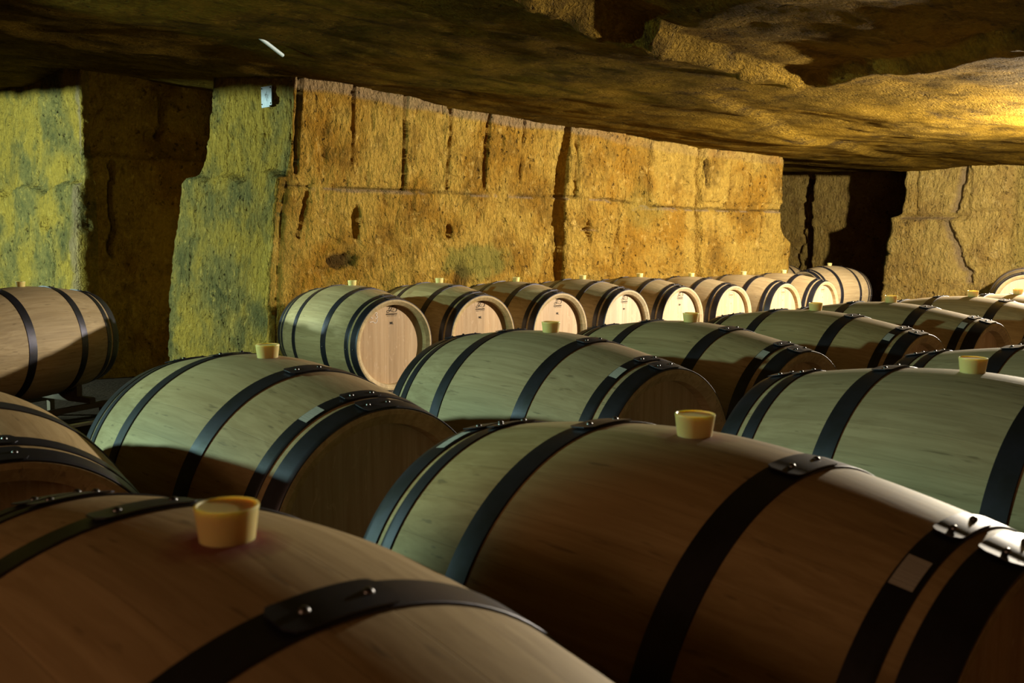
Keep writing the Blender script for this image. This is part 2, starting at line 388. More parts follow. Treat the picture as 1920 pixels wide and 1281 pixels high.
def d_back(A, S, T, Z, G):
    front = (G == 2)
    d = rough(A, Z, 4)
    f = np.zeros_like(d)
    cuts = [4.23, 4.71, 5.15, 5.56, 5.97, 6.62, 7.3, 7.65, 8.48, 8.94, 9.34]
    rnd = [0.010, -0.010, 0.006, -0.012, 0.008, -0.006, 0.016, -0.004, 0.0, 0.03, 0.012, 0.026]
    blk = np.digitize(S, cuts); off = np.take(rnd, np.clip(blk, 0, 11))
    hi = sst(1.44, 1.47, Z); f = f+off*hi+0.020*(1-hi)*(S < 6.4)+0.022*sst(8.46, 8.50, S)
    for i, (p, q) in enumerate(GROOVES): f = f-0.065*seg_line(S, Z, p, q, 0.019, 0.005, i+1, 0.7)
    zc = 1.455+0.010*fbm(S*3, S*0, 51, 4)-0.075*sst(6.4, 8.3, S)
    f = f-0.03*(1-sst(0.004, 0.014, np.abs(Z-zc)))*(fbm(S*4, S*0, 52, 3) > -0.35)
    f = f-0.07*seg_line(S, Z, (8.455, 2.05), (8.44, 1.30), 0.035, 0.05, 33)-0.09*seg_line(S, Z, (8.44, 1.35), (8.52, 0.5), 0.05, 0.05, 34)
    f = f-0.09*blob(S, Z, (8.55, 1.75), (0.06, 0.16), 7)
    f = f-0.05*blob(S, Z, (4.12, 0.925), (0.15, 0.065), 2)-0.06*blob(S, Z, (5.137, 1.14), (0.035, 0.07), 3)-0.06*blob(S, Z, (4.25, 1.19), (0.045, 0.15), 4)
    f = f-0.08*blob(S, Z, (6.815, 1.166), (0.035, 0.14), 5)-0.05*seg_line(S, Z, (6.70, 1.166), (6.93, 1.166), 0.012, 0.004, 6)
    zl = 0.84+0.02*fbm(S*4, S*0, 53, 3)
    f = f+0.035*(1-sst(zl-0.012, zl+0.012, Z))*sst(4.5, 4.6, S)*(1-sst(5.55, 5.65, S))
    m, u = slot_mask(S, Z); f = f-m*(0.20-0.10*u)
    # rounded, chipped arrises
    e1 = np.interp(Z, [0.68, 1.27, 2.2], [3.566, 3.62, 3.745])
    f = f-0.03*(1-sst(0, 0.06, S-e1))
    # pillar end: spalled shelves
    g = np.zeros_like(d)
    zs = 1.50+0.07*np.abs(np.sin((T+0.1)*5.2))+0.03*fbm(T*5, T*0, 61, 4)
    g = g+0.07*(1-sst(zs-0.015, zs+0.01, Z))
    g = g-0.03*seg_line(T, Z, (-6.58, 2.3), (-6.6, 1.75), 0.016, 0.02, 41)-0.02*seg_line(T, Z, (-7.1, 2.2), (-7.16, 1.6), 0.014, 0.02, 42)
    g = g-0.05*seg_line(T, Z, (-7.45, 1.45), (-7.5, 0.5), 0.02, 0.04, 43)
    g = g-0.02*(1-sst(0, 0.05, -6.2-T))
    r = d*0.85
    return r+np.where(front, f, 0)+np.where(G == 1, g, 0)
def w_back(A, S, T, Z, G):
    wr = np.zeros(S.shape+(3,)); zt = ztop(S, T)
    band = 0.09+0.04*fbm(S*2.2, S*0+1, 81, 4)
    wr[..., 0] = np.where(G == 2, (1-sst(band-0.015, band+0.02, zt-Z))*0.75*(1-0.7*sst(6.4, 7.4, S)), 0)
    wr[..., 0] += np.where(G == 2, 0.6*seg_line(S, Z, (7.4, 1.37), (8.05, 1.335), 0.009, 0.03, 55)+0.5*seg_line(S, Z, (6.70, 1.158), (6.93, 1.158), 0.012, 0.004, 6), 0)
    wr[..., 1] = np.where(G == 2, 0.75*blob(S, Z, (5.42, 0.9), (0.42, 0.16), 12)+0.35*sst(0.2, 0.6, fbm(S*1.2, Z*1.5, 91, 4))*(S > 7), 0)
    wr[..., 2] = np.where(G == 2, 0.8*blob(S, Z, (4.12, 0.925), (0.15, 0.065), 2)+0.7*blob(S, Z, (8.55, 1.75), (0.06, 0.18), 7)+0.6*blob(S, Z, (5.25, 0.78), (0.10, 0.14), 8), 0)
    zc = 1.455+0.010*fbm(S*3, S*0, 51, 4)-0.075*sst(6.4, 8.3, S)
    brk = sst(-0.15, 0.1, fbm(S*7, S*0+2, 58, 3))
    wr[..., 0] += np.where(G == 2, 0.85*brk*(1-sst(0.006, 0.013, np.abs(Z-zc+0.014))), 0)
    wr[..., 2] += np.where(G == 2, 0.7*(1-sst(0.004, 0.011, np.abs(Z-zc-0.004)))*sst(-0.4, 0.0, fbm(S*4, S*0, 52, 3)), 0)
    wr[..., 0] += np.where(G == 3, 0.5, 0)
    return np.clip(wr, 0, 1)
# the pillar end gets the damp stone, the front the golden one
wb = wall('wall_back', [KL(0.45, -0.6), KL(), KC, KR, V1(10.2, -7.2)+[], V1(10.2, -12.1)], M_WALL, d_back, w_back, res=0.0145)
me = wb.data; me.materials.append(M_GREEN)
cen = np.empty(len(me.polygons)*3, np.float32); me.polygons.foreach_get('center', cen); cen = cen.reshape(-1, 3)
cs_ = cen[:, 0]*SD[0]+cen[:, 1]*SD[1]; ct_ = cen[:, 0]*AX[0]+cen[:, 1]*AX[1]
edge = np.interp(cen[:, 2], [0.68, 1.27, 1.71, 2.22], [3.566, 3.62, 3.714, 3.745])
me.polygons.foreach_set('material_index', ((ct_ < -6.19-0.02) & (cs_ < edge+0.08)).astype(np.int32)*1)

# --- pillar further left, its end damp and green, its front in the dark
def d_left(A, S, T, Z, G):
    d = rough(A, Z, 14)
    g = np.zeros_like(d)
    zs = 1.42+0.10*np.abs(np.sin(T*3.1))+0.03*fbm(T*5, T*0, 62, 4)
    g = g+0.08*(1-sst(zs-0.015, zs+0.01, Z))-0.03*seg_line(T, Z, (-9.35, 2.4), (-9.4, 1.5), 0.018, 0.02, 44)
    g = g-0.06*blob(T, Z, (-9.05, 1.18), (0.14, 0.06), 3)-0.05*seg_line(T, Z, (-8.9, 1.15), (-8.93, 0.4), 0.03, 0.03, 45)
    f = np.zeros_like(d)
    f = f+0.05*(1-sst(1.73, 1.75, Z+0.01*fbm(S*6, S*0, 63, 3)))-0.08*seg_line(S, Z, (3.78, 2.3), (3.74, 1.9), 0.03, 0.05, 46)
    f = f-0.06*seg_line(S, Z, (3.30, 1.7), (3.28, 0.9), 0.02, 0.04, 47)
    return d*0.9+np.where(G == 0, g, f)
def w_left(A, S, T, Z, G):
    wr = np.zeros(S.shape+(3,))
    wr[..., 0] = np.where(G == 0, (1-sst(0.04, 0.07, -8.4-T+0.05*fbm(Z*5, Z*0, 5, 4)))*0.8, 0)  # lit corner edge painted into the colour as a pale strip
    return wr
wl = wall('wall_left', [V1(3.06, -12.1), [(-.4, (3.06, -8.4)), (2.5, (3.11, -8.4)), (2.8, (3.11, -8.4))], V1(6.5, -8.4)], M_GREEN, d_left, w_left)
me = wl.data; me.materials.append(M_WALL)
cen = np.empty(len(me.polygons)*3, np.float32); me.polygons.foreach_get('center', cen); cen = cen.reshape(-1, 3)
cs_ = cen[:, 0]*SD[0]+cen[:, 1]*SD[1]
me.polygons.foreach_set('material_index', (cs_ > 3.17).astype(np.int32))

# --- far chamber and the end wall
def d_far(A, S, T, Z, G):
    d = rough(A, Z, 24)*1.6
    d = d-0.10*seg_line(T, Z, (-9.0, 2.0), (-9.25, 0.4), 0.06, 0.10, 48)-0.05*seg_line(T, Z, (-10.0, 2.1), (-10.1, 1.2), 0.03, 0.08, 49)
    return d+0.28*sst(-8.85, -8.80, T+0.05*fbm(Z*3, Z*0, 3, 4))*(1-sst(-7.5, -7.3, T))
wall('wall_far', [V1(10.3, -12.1), V1(15.5, -12.1), V1(15.5, -6.0)], M_FAR, d_far, res=0.035)
KE = [(-.4, (13.0, -6.42)), (0.45, (13.0, -6.36)), (1.35, (13.0, -6.27)), (1.37, (13.0, -6.18)), (2.0, (13.0, -6.16)), (2.8, (13.0, -6.16))]
def d_end(A, S, T, Z, G):
    d = rough(A, Z, 34)*1.3
    e = np.zeros_like(d)
    e = e-0.05*seg_line(T, Z, (-6.05, 2.1), (-6.0, 1.36), 0.03, 0.02, 64)
    e = e-0.08*seg_line(T, Z, (-6.2, 1.345), (-5.35, 1.345), 0.035, 0.02, 65)
    e = e+0.06*(1-sst(1.33, 1.35, Z))*(1-sst(-5.5, -5.3, T))
    e = e-0.10*seg_line(T, Z, (-5.38, 2.1), (-5.50, 1.40), 0.05, 0.04, 66)-0.09*seg_line(T, Z, (-5.55, 1.30), (-5.25, 0.5), 0.05, 0.06, 67)
    e = e+0.05*(T > -5.3)*(T < -4.85)*sst(1.42, 1.44, Z)
    e = e-0.03*seg_line(T, Z, (-4.75, 1.95), (-4.80, 0.6), 0.02, 0.03, 68)
    return d+np.where(G == 1, e, 0)
def w_end(A, S, T, Z, G):
    wr = np.zeros(S.shape+(3,))
    g = 0.8*seg_line(T, Z, (-5.38, 2.1), (-5.50, 1.40), 0.06, 0.04, 66)+0.8*seg_line(T, Z, (-5.55, 1.30), (-5.25, 0.5), 0.06, 0.06, 67)
    g = g+0.7*seg_line(T, Z, (-6.2, 1.325), (-5.5, 1.325), 0.03, 0.02, 65)
    wr[..., 0] = np.where(G == 1, g, 0)
    wr[..., 1] = np.where(G == 1, 0.4*sst(-4.9, -4.6, T), 0)
    return np.clip(wr, 0, 1)
wall('wall_end', [V1(15.6, -6.1), KE, V1(13.0, 3.2)], M_FAR, d_end, w_end, res=0.03)
# --- the side of the gallery behind the photographer
d_r = lambda A, S, T, Z, G: rough(A, Z, 44)
wall('wall_right', [V1(13.1, 3.1), V1(-3.1, 3.1)], M_DARK, d_r, res=0.1)
wall('wall_near', [V1(-3.1, 3.1), V1(-3.1, -12.1)], M_DARK, d_r, res=0.1)
wall('wall_rear', [V1(-3.1, -12.0), V1(3.2, -12.0)], M_GREEN, d_r, res=0.1)

# ---------------------------------------------------------------- barrel parts (local X = axis, Z = up)
HL, RB, RH = 0.475, 0.348, 0.2835
def R(x): return RH+(RB-RH)*(1-(abs(x)/HL)**1.71)
def revolve(bm, prof, n=96, close=False, a0=0.0, a1=2*PI):
    full = abs(a1-a0-2*PI) < 1e-6
    cnt = n if full else n+1
    rings = []
    for (x, r) in prof:
        rings.append([bm.verts.new((x, r*math.sin(a0+(a1-a0)*i/n), r*math.cos(a0+(a1-a0)*i/n))) for i in range(cnt)])
    m = len(prof)
    for j in range(m if close else m-1):
        A_, B_ = rings[j], rings[(j+1) % m]
        for i in range(n):
            k2 = (i+1) % cnt
            bm.faces.new((A_[i], A_[k2], B_[k2], B_[i]))
    return rings
def body_mesh():
    bm = bmesh.new()
    xs = [-HL+2*HL*i/44 for i in range(45)]
    prof = [(-0.428, 0.246), (-0.462, 0.250), (-HL, 0.272), (-HL, R(HL)-0.001)]
    prof += [(x, R(x)) for x in xs[1:-1]]
    prof += [(HL, R(HL)-0.001), (HL, 0.272), (0.462, 0.250), (0.428, 0.246)]
    revolve(bm, prof, 116)
    return bm_mesh('staves', bm, M_OAK, True, 0.5)
def head_mesh(sg):
    bm = bmesh.new(); x = 0.432*sg
    prof = [(x, 0.0005), (x, 0.20), (x-0.001*sg, 0.2475), (x-0.014*sg, 0.2475)]
    revolve(bm, prof, 80)
    return bm_mesh('head', bm, M_HEAD, True, 0.5)
HOOPS = {'chime_hoop': (0.4235, 0.474), 'quarter_hoop': (0.3725, 0.4065), 'bilge_hoop': (0.1550, 0.2030)}
def hoop_mesh(nm, sg):
    a, b = HOOPS[nm]; a, b = sg*a, sg*b
    bm = bmesh.new(); th = 0.0022
    xs = [a+(b-a)*i/4 for i in range(5)]
    rot = (0.0007 if nm != 'bilge_hoop' else 0.0009)
    prof = [(x, R(x)+rot+th) for x in xs]
    e = 0.0006*(1 if b > a else -1)
    prof[0] = (xs[0], R(xs[0])+rot+th-0.0006); prof.insert(1, (xs[0]+e, R(xs[0])+rot+th))
    prof[-1] = (xs[-1]-e, R(xs[-1])+rot+th); prof.append((xs[-1], R(xs[-1])+rot+th-0.0006))
    prof += [(xs[-1], R(xs[-1])+0.0003), (xs[0], R(xs[0])+0.0003)]
    revolve(bm, prof, 116, close=True)
    # riveted lap on top with a clipped, slightly lifted end
    m = 16; lo, hi = math.radians(-9.5), math.radians(8.5)
    top, bot = [], []
    for i in range(m+1):
        an = lo+(hi-lo)*i/m
        edge = min(i, m-i)/m
        wd = 1.0 if edge > 0.12 else 0.55+0.45*math.sqrt(1-(1-edge/0.12)**2)
        mid, half = (a+b)/2, (b-a)/2*wd*1.0
        lift = 0.0030+(0.0022*(1-i/2.5) if i < 2.5 else 0)
        rt_, rb_ = [], []
        for q in (-1, -0.5, 0, 0.5, 1):
            x = mid+half*q; r = R(x)+rot+th+lift
            rt_.append(bm.verts.new((x, r*math.sin(an), r*math.cos(an))))
            r2 = r-0.0019
            rb_.append(bm.verts.new((x, r2*math.sin(an), r2*math.cos(an))))
        top.append(rt_); bot.append(rb_)
    for i in range(m):
        for q in range(4):
            bm.faces.new((top[i][q], top[i+1][q], top[i+1][q+1], top[i][q+1]))
            bm.faces.new((bot[i][q], bot[i][q+1], bot[i+1][q+1], bot[i+1][q]))
        bm.faces.new((top[i][0], bot[i][0], bot[i+1][0], top[i+1][0]))
        bm.faces.new((top[i][4], top[i+1][4], bot[i+1][4], bot[i][4]))
    for e_ in (0, m):
        for q in range(4): bm.faces.new((top[e_][q], top[e_][q+1], bot[e_][q+1], bot[e_][q]))
    bmesh.ops.recalc_face_normals(bm, faces=bm.faces)
    return bm_mesh(nm, bm, M_HOOP, True, 0.6)
def rivet_mesh(x, an):
    bm = bmesh.new(); r = R(x)+0.0056; h = 0.0042; rr = 0.0052
    n = Vector((0, math.sin(an), math.cos(an))); u = Vector((1, 0, 0)); v = n.cross(u); c = n*r+u*x
    rings = []
    for (q, zz) in ((1.0, -0.003), (1.0, 0.0), (0.86, 0.45), (0.5, 0.85)):
        rings.append([bm.verts.new(c+(u*math.cos(k_*PI/6)+v*math.sin(k_*PI/6))*rr*q+n*h*zz) for k_ in range(12)])
    for j in range(3):
        for i in range(12): bm.faces.new((rings[j][i], rings[j][(i+1) % 12], rings[j+1][(i+1) % 12], rings[j+1][i]))
    t_ = bm.verts.new(c+n*h)
    for i in range(12): bm.faces.new((rings[3][i], rings[3][(i+1) % 12], t_))
    bm.faces.new(rings[0][::-1])
    return bm_mesh('rivet', bm, M_RIVET, True, 1.0)
def bung_mesh():
    bm = bmesh.new(); z0 = RB
    prof = [(0.0005, -0.02), (0.0225, -0.02), (0.0235, -0.006), (0.0250, 0.0), (0.0285, 0.027), (0.0292, 0.0295), (0.0288, 0.0312), (0.0268, 0.0316), (0.0258, 0.0300), (0.020, 0.0296), (0.0005, 0.0296)]
    rings = [[bm.verts.new((r*math.cos(i*2*PI/40), r*math.sin(i*2*PI/40), z0+z)) for i in range(40)] for r, z in prof]
    for j in range(len(prof)-1):
        for i in range(40): bm.faces.new((rings[j][i], rings[j][(i+1) % 40], rings[j+1][(i+1) % 40], rings[j+1][i]))
    return bm_mesh('bung', bm, M_BUNG, True, 0.6)
def tag_mesh(x0, x1, a0, a1):
    bm = bmesh.new(); rows = []
    for i in range(9):
        an = math.radians(a0+(a1-a0)*i/8); row = []
        for q in range(4):
            x = x0+(x1-x0)*q/3; r = R(x)+0.0046
            row.append(bm.verts.new((x, r*math.sin(an), r*math.cos(an))))
        rows.append(row)
    for i in range(8):
        for q in range(3): bm.faces.new((rows[i][q], rows[i+1][q], rows[i+1][q+1], rows[i][q+1]))
    me_ = bm_mesh('paper_tag', bm, M_TAG, True)
    return me_
# --- marks burnt in the heads
def text_mesh(txt, size, mat, spacing=1.0):
    cu = bpy.data.curves.new('t', 'FONT'); cu.body = txt; cu.size = size; cu.align_x = 'CENTER'; cu.align_y = 'CENTER'
    cu.space_character = spacing; cu.extrude = 0.0002; cu.offset = 0.0004; cu.resolution_u = 3
    o = bpy.data.objects.new('t', cu); COL.objects.link(o)
    dg = bpy.context.evaluated_depsgraph_get(); dg.update()
    me_ = bpy.data.meshes.new_from_object(o.evaluated_get(dg)); bpy.data.objects.remove(o)
    return me_
def strokes(bm, pts, w0, closed=False):
    """flat ribbon in the local YZ plane (x = 0)"""
    n = len(pts); L, Rr = [], []
    for i, p in enumerate(pts):
        q0 = pts[(i-1) % n] if closed else pts[max(i-1, 0)]; q1 = pts[(i+1) % n] if closed else pts[min(i+1, n-1)]
        d = Vector((q1[0]-q0[0], q1[1]-q0[1])); d.normalize()
        ww = (w0 if not callable(w0) else w0(i/(n-1)))/2
        L.append(bm.verts.new((0, p[0]-d.y*ww, p[1]+d.x*ww))); Rr.append(bm.verts.new((0, p[0]+d.y*ww, p[1]-d.x*ww)))
    for i in range(n if closed else n-1):
        k2 = (i+1) % n; bm.faces.new((L[i], L[k2], Rr[k2], Rr[i]))
def cat(pts, m=8):
    out = []
    P_ = [pts[0]]+list(pts)+[pts[-1]]
    for i in range(1, len(P_)-2):
        p0, p1, p2, p3 = [Vector(q) for q in P_[i-1:i+3]]
        for j in range(m):
            u = j/m
            out.append(tuple(0.5*((2*p1)+(-p0+p2)*u+(2*p0-5*p1+4*p2-p3)*u*u+(-p0+3*p1-3*p2+p3)*u**3)))
    out.append(tuple(P_[-2])); return out
XH = 0.4333
def add_text(bm, txt, size, y, z, spacing=1.0):
    me_ = text_mesh(txt, size, None, spacing)
    vs = [bm.verts.new((v.co.z, y+v.co.x, z+v.co.y)) for v in me_.vertices]
    for p in me_.polygons:
        try: bm.faces.new([vs[i] for i in p.vertices])
        except ValueError: pass
    bpy.data.meshes.remove(me_)
def shift(bm, x):
    for v in bm.verts: v.co.x += x
def script_mark(second='ML'):
    bm = bmesh.new(); cy = 0.004
    D = [(-0.036, 0.207), (-0.029, 0.214), (-0.012, 0.2125), (0.003, 0.209), (0.022, 0.203), (0.037, 0.210), (0.040, 0.222), (0.033, 0.234), (0.017, 0.2405), (-0.004, 0.236), (-0.017, 0.226), (-0.017, 0.215)]
    strokes(bm, cat([(a+cy, b) for a, b in D]), lambda u: 0.0022+0.0022*math.sin(u*PI*3)**2)
    strokes(bm, cat([(-0.036+cy, 0.207), (-0.031+cy, 0.201), (-0.022+cy, 0.203), (-0.006+cy, 0.217), (0.006+cy, 0.234), (0.020+cy, 0.243)]), 0.003)
    strokes(bm, cat([(0.006+cy, 0.215), (0.014+cy, 0.216), (0.020+cy, 0.225)]), 0.0018)
    add_text(bm, 'DARNAJOU', 0.0125, cy, 0.190, 1.35)
    strokes(bm, [(-0.037+cy, 0.179), (-0.012+cy, 0.179)], 0.0025); strokes(bm, [(-0.006+cy, 0.179), (0.014+cy, 0.179)], 0.0022); strokes(bm, [(0.018+cy, 0.179), (0.038+cy, 0.179)], 0.0025)
    add_text(bm, '2015', 0.020, cy-0.006, 0.2545, 1.0)
    add_text(bm, second, 0.0215, cy, 0.134, 0.95)
    shift(bm, XH)
    return bm_mesh('burnt_mark', bm, M_INK)
def oval_mark():
    bm = bmesh.new(); cy, cz = 0.012, 0.200
    for (a, b, ww) in ((0.041, 0.026, 0.0022),):
        strokes(bm, [(cy+a*math.cos(q*PI/24), cz+b*math.sin(q*PI/24)) for q in range(48)], ww, True)
    for i in range(7):     # a band of small worn capitals, not legible in the photograph
        y = cy-0.028+i*0.0082
        strokes(bm, [(y, cz-0.004), (y, cz+0.006)], 0.0034); strokes(bm, [(y, cz+0.004+(i % 2)*0.001), (y+0.006, cz+0.004)], 0.003); 
        strokes(bm, [(y, cz-0.003), (y+0.0055, cz-0.003)], 0.0026)
    strokes(bm, [(cy-0.014, cz-0.011), (cy+0.012, cz-0.011)], 0.003)
    shift(bm, XH)
    return bm_mesh('branded_mark', bm, M_BROWNINK)
def dot_mark():
    bm = bmesh.new(); strokes(bm, [(0.009, 0.120), (0.009, 0.131)], 0.008); shift(bm, XH)
    return bm_mesh('branded_dot', bm, M_BROWNINK)
def chalk_mark():
    bm = bmesh.new()
    strokes(bm, cat([(-0.128, 0.203), (-0.142, 0.205), (-0.151, 0.193), (-0.149, 0.178), (-0.136, 0.172)]), 0.0032)
    strokes(bm, cat([(-0.121, 0.204), (-0.108, 0.206), (-0.104, 0.198), (-0.114, 0.190), (-0.103, 0.184), (-0.103, 0.174), (-0.118, 0.170)]), 0.0032)
    strokes(bm, cat([(-0.160, 0.148), (-0.135, 0.151), (-0.128, 0.145), (-0.115, 0.142), (-0.106, 0.150), (-0.100, 0.164)]), 0.003)
    shift(bm, XH+0.0003)
    return bm_mesh('chalk_mark', bm, M_CHALK)

ME_BODY = body_mesh(); ME_HEAD = {s: head_mesh(s) for s in (1, -1)}
ME_HOOP = {(n, s): hoop_mesh(n, s) for n in HOOPS for s in (1, -1)}
ME_RIV = {}
for n, (a, b) in HOOPS.items():
    for s in (1, -1):
        ME_RIV[(n, s)] = [rivet_mesh(s*(a+b)/2, math.radians(q)) for q in (-5, 5, -92)]
ME_BUNG = bung_mesh(); ME_SCRIPT = script_mark('ML'); ME_SCRIPT2 = script_mark('M+'); ME_OVAL = oval_mark(); ME_CHALK = chalk_mark(); ME_DOT = dot_mark()
ME_TAG = tag_mesh(0.376, 0.402, -29.5, -20); ME_TAGL = tag_mesh(-0.428, -0.452, -24, -12)

def make_barrel():
    root = bpy.data.objects.new('wine_barrel', None); COL.objects.link(root); root.empty_display_size = 0.2
    parts = []
    b = link_mesh('staves', ME_BODY, None, root)
    for s in (1, -1): link_mesh('head', ME_HEAD[s], None, root)
    for (n, s), m in ME_HOOP.items():
        h = link_mesh(n, m, None, root)
        for q, rm in enumerate(ME_RIV[(n, s)]):
            if q == 2 and s == -1: continue
            link_mesh('rivet', rm, None, h)
    bg = link_mesh('bung', ME_BUNG, None, root); bg['label'] = 'pale yellow silicone bung'
    return root
def copy_tree(o, parent=None):
    c = o.copy(); COL.objects.link(c); c.parent = parent
    for ch in list(o.children): copy_tree(ch, c)
    return c
proto = make_barrel(); used = False
rackinfo = []
def place(x, y, z, yaw, label, group=None, mark=None, paper=None, stain=0.0, bung=True, chalk=False):
    global used
    if not used: o = proto; used = True
    else:
        o = copy_tree(proto)
    o.location = (x, y, z); o.rotation_euler = (0, 0, yaw)
    tag(o, label, 'barrel', group)
    for ch in o.children:
        if ch.name.startswith('staves'): ch['stain'] = stain
    return o
def dress(o, mark, paper, chalk):
    if mark:
        m = link_mesh(mark[0], mark[1], None, o); m['label'] = mark[2]
        if mark[0] == 'branded_mark': link_mesh('branded_dot', ME_DOT, None, o)
    if chalk:
        m = link_mesh('chalk_mark', ME_CHALK, None, o); m['label'] = 'white chalk C3 with a squiggle under it'
    if paper:
        for q in paper:
            m = link_mesh('paper_tag', q, None, o); m['label'] = 'small pale paper tag stuck on the steel hoop'
MS = ('burnt_mark', ME_SCRIPT, 'burnt maker stamp with a looped letter D'); MS2 = ('burnt_mark', ME_SCRIPT2, 'burnt maker stamp with a looped letter D')
MO = ('branded_mark', ME_OVAL, 'faint brown oval stamp')
T1, T2 = [ME_TAG], [ME_TAG, ME_TAGL]
gW, gM, gN = 'barrels in the row along the golden stone wall', 'barrels in the middle row', 'barrels in the nearest row'
Y0 = YAW
BAR = [ # x, y, z, dyaw, label, group, mark, tags, stain, chalk, key
 (-1.045, 6.492, .455, -.018, 'leftmost barrel of the row along the golden stone wall, its round head chalked C3', gW, MS, None, 0, True, 'W1'),
 (-.515, 7.009, .446, -.003, 'second barrel from the left along the golden wall, D stamp on its head', gW, MS, None, 0, False, 'W2'),
 (.026, 7.544, .429, .012, 'third barrel from the left along the golden wall, pale flecked head behind a bung', gW, MS, None, 0, False, 'W3'),
 (.568, 8.082, .421, .024, 'fourth barrel from the left along the golden wall, stamped M+ under its D mark', gW, MS2, None, 0, False, 'W4'),
 (1.101, 8.632, .414, .004, 'fifth barrel from the left along the golden wall, last one with a D mark', gW, MS2, None, 0, False, 'W5'),
 (1.644, 9.173, .395, .01, 'sixth barrel from the left along the golden wall, first with an oval stamp', gW, MO, None, 0, False, 'W6'),
 (2.236, 9.659, .392, .011, 'seventh barrel from the left along the golden wall, middle one of three oval-stamped heads', gW, MO, None, 0, False, 'W7'),
 (2.773, 10.205, .385, .037, 'last barrel of the row along the golden wall, beside the sideways barrel', gW, MO, None, 0, False, 'W8'),
 (-1.135, 1.914, .537, -.017, 'barrel cut off at the left edge, showing only its lit top and dark head', gM, None, None, 0, False, 'M0'),
 (-.599, 2.422, .532, .017, 'middle-row barrel on the left with a wide dark head, in front of the green pillar', gM, None, T1, .35, False, 'M1'),
 (.120, 3.073, .530, -.009, 'greenish barrel in the centre of the middle row, its bung before the golden-wall heads', gM, None, T1, 0, False, 'M2'),
 (.645, 3.586, .516, -.011, 'middle-row barrel just behind and right of the greenish central barrel', gM, None, T1, 0, False, 'M3'),
 (1.278, 4.187, .511, -.002, 'middle-row barrel whose bung stands in front of the last oval-stamped head', gM, None, T1, 0, False, 'M4'),
 (1.789, 4.70, .509, .013, 'middle-row barrel under the dark recess, bright strip of light along its top', gM, None, T1, 0, False, 'M5'),
 (2.514, 5.434, .489, -.03, 'middle-row barrel near the right edge, bung in front of the cracked end wall', gM, None, T1, 0, False, 'M6'),
 (3.026, 5.961, .469, 0, 'second last barrel of the middle row, its bung at the right frame edge', gM, None, None, 0, False, 'M7'),
 (3.72, 6.60, .455, 0, 'farthest visible barrel of the middle row, bright hoops before a pale head at right edge', gM, None, None, 0, False, 'M8'),
 (-.258, .881, .575, -.001, 'closest barrel at bottom left with a blurred bung and brown belly', gN, None, None, .9, False, 'N1'),
 (.265, 1.415, .561, -.015, 'large brown barrel in the bottom centre running down to the right corner', gN, None, T2, .6, False, 'N2'),
 (.979, 2.096, .557, -.009, 'olive-lit barrel at the right with an amber glowing bung, behind the large brown one', gN, None, None, 0, False, 'N3'),
 (1.513, 2.598, .547, .005, 'barrel at the right edge behind the amber-bunged one, only its left hoops showing', gN, None, None, 0, False, 'N4'),
 (2.21, 3.26, .535, 0, 'barrel at the right edge showing only a yellowish corner of its chime hoop', gN, None, None, 0, False, 'N5'),
 (-3.0, 6.069, .456, 1.898, 'barrel at the left edge before the green wall, a diagonal shadow across its flank', None, None, None, 0, False, 'L1'),
 (3.851, 12.139, .389, 1.433, 'big pale barrel lying sideways at the mouth of the dark far chamber', 'barrels in the far chamber', None, None, 0, False, 'F1'),
 (3.42, 13.25, .375, 1.45, 'barrel mostly hidden behind the sideways barrel, against the corner of the golden wall', 'barrels in the far chamber', None, None, 0, False, 'F2'),
 (5.91, 11.47, .38, -1.23, 'barrel end at the far right edge standing against the end wall, head facing us', None, None, None, 0, False, 'F3'),
]
POS = {}; TODO = []
for (x, y, z, dy, lab, grp, mk, pp, stn, chk, key) in BAR:
    o = place(x, y, z, Y0+dy, lab, grp, mk, pp, stn, True, chk)
    POS[key] = (x, y, z, Y0+dy); o.scale = (1.12,)*3 if key == 'F3' else (1, 1, 1); TODO.append((o, mk, pp, chk))
for q in TODO: dress(*q)

# ---------------------------------------------------------------- racks under the barrels
def saddle(bm, cx, cy, xw, r, zb):
    """a curved cradle block whose top follows the barrel's underside; zb = base height"""
    n = 10; half = 0.15
    tp, bt = [], []
    for i in range(n+1):
        y = -half+2*half*i/n; z = -math.sqrt(max(r*r-y*y, 0))-0.002
        tp.append([bm.verts.new((cx+q, cy+y, z)) for q in (-xw/2, xw/2)])
        bt.append([bm.verts.new((cx+q, cy+y, zb)) for q in (-xw/2, xw/2)])
    for i in range(n):
        bm.faces.new((tp[i][0], tp[i][1], tp[i+1][1], tp[i+1][0])); bm.faces.new((bt[i][0], bt[i+1][0], bt[i+1][1], bt[i][1]))
        for q in (0, 1): bm.faces.new((tp[i][q], tp[i+1][q], bt[i+1][q], bt[i][q]))
    bm.faces.new((tp[0][0], bt[0][0], bt[0][1], tp[0][1])); bm.faces.new((tp[n][0], tp[n][1], bt[n][1], bt[n][0]))
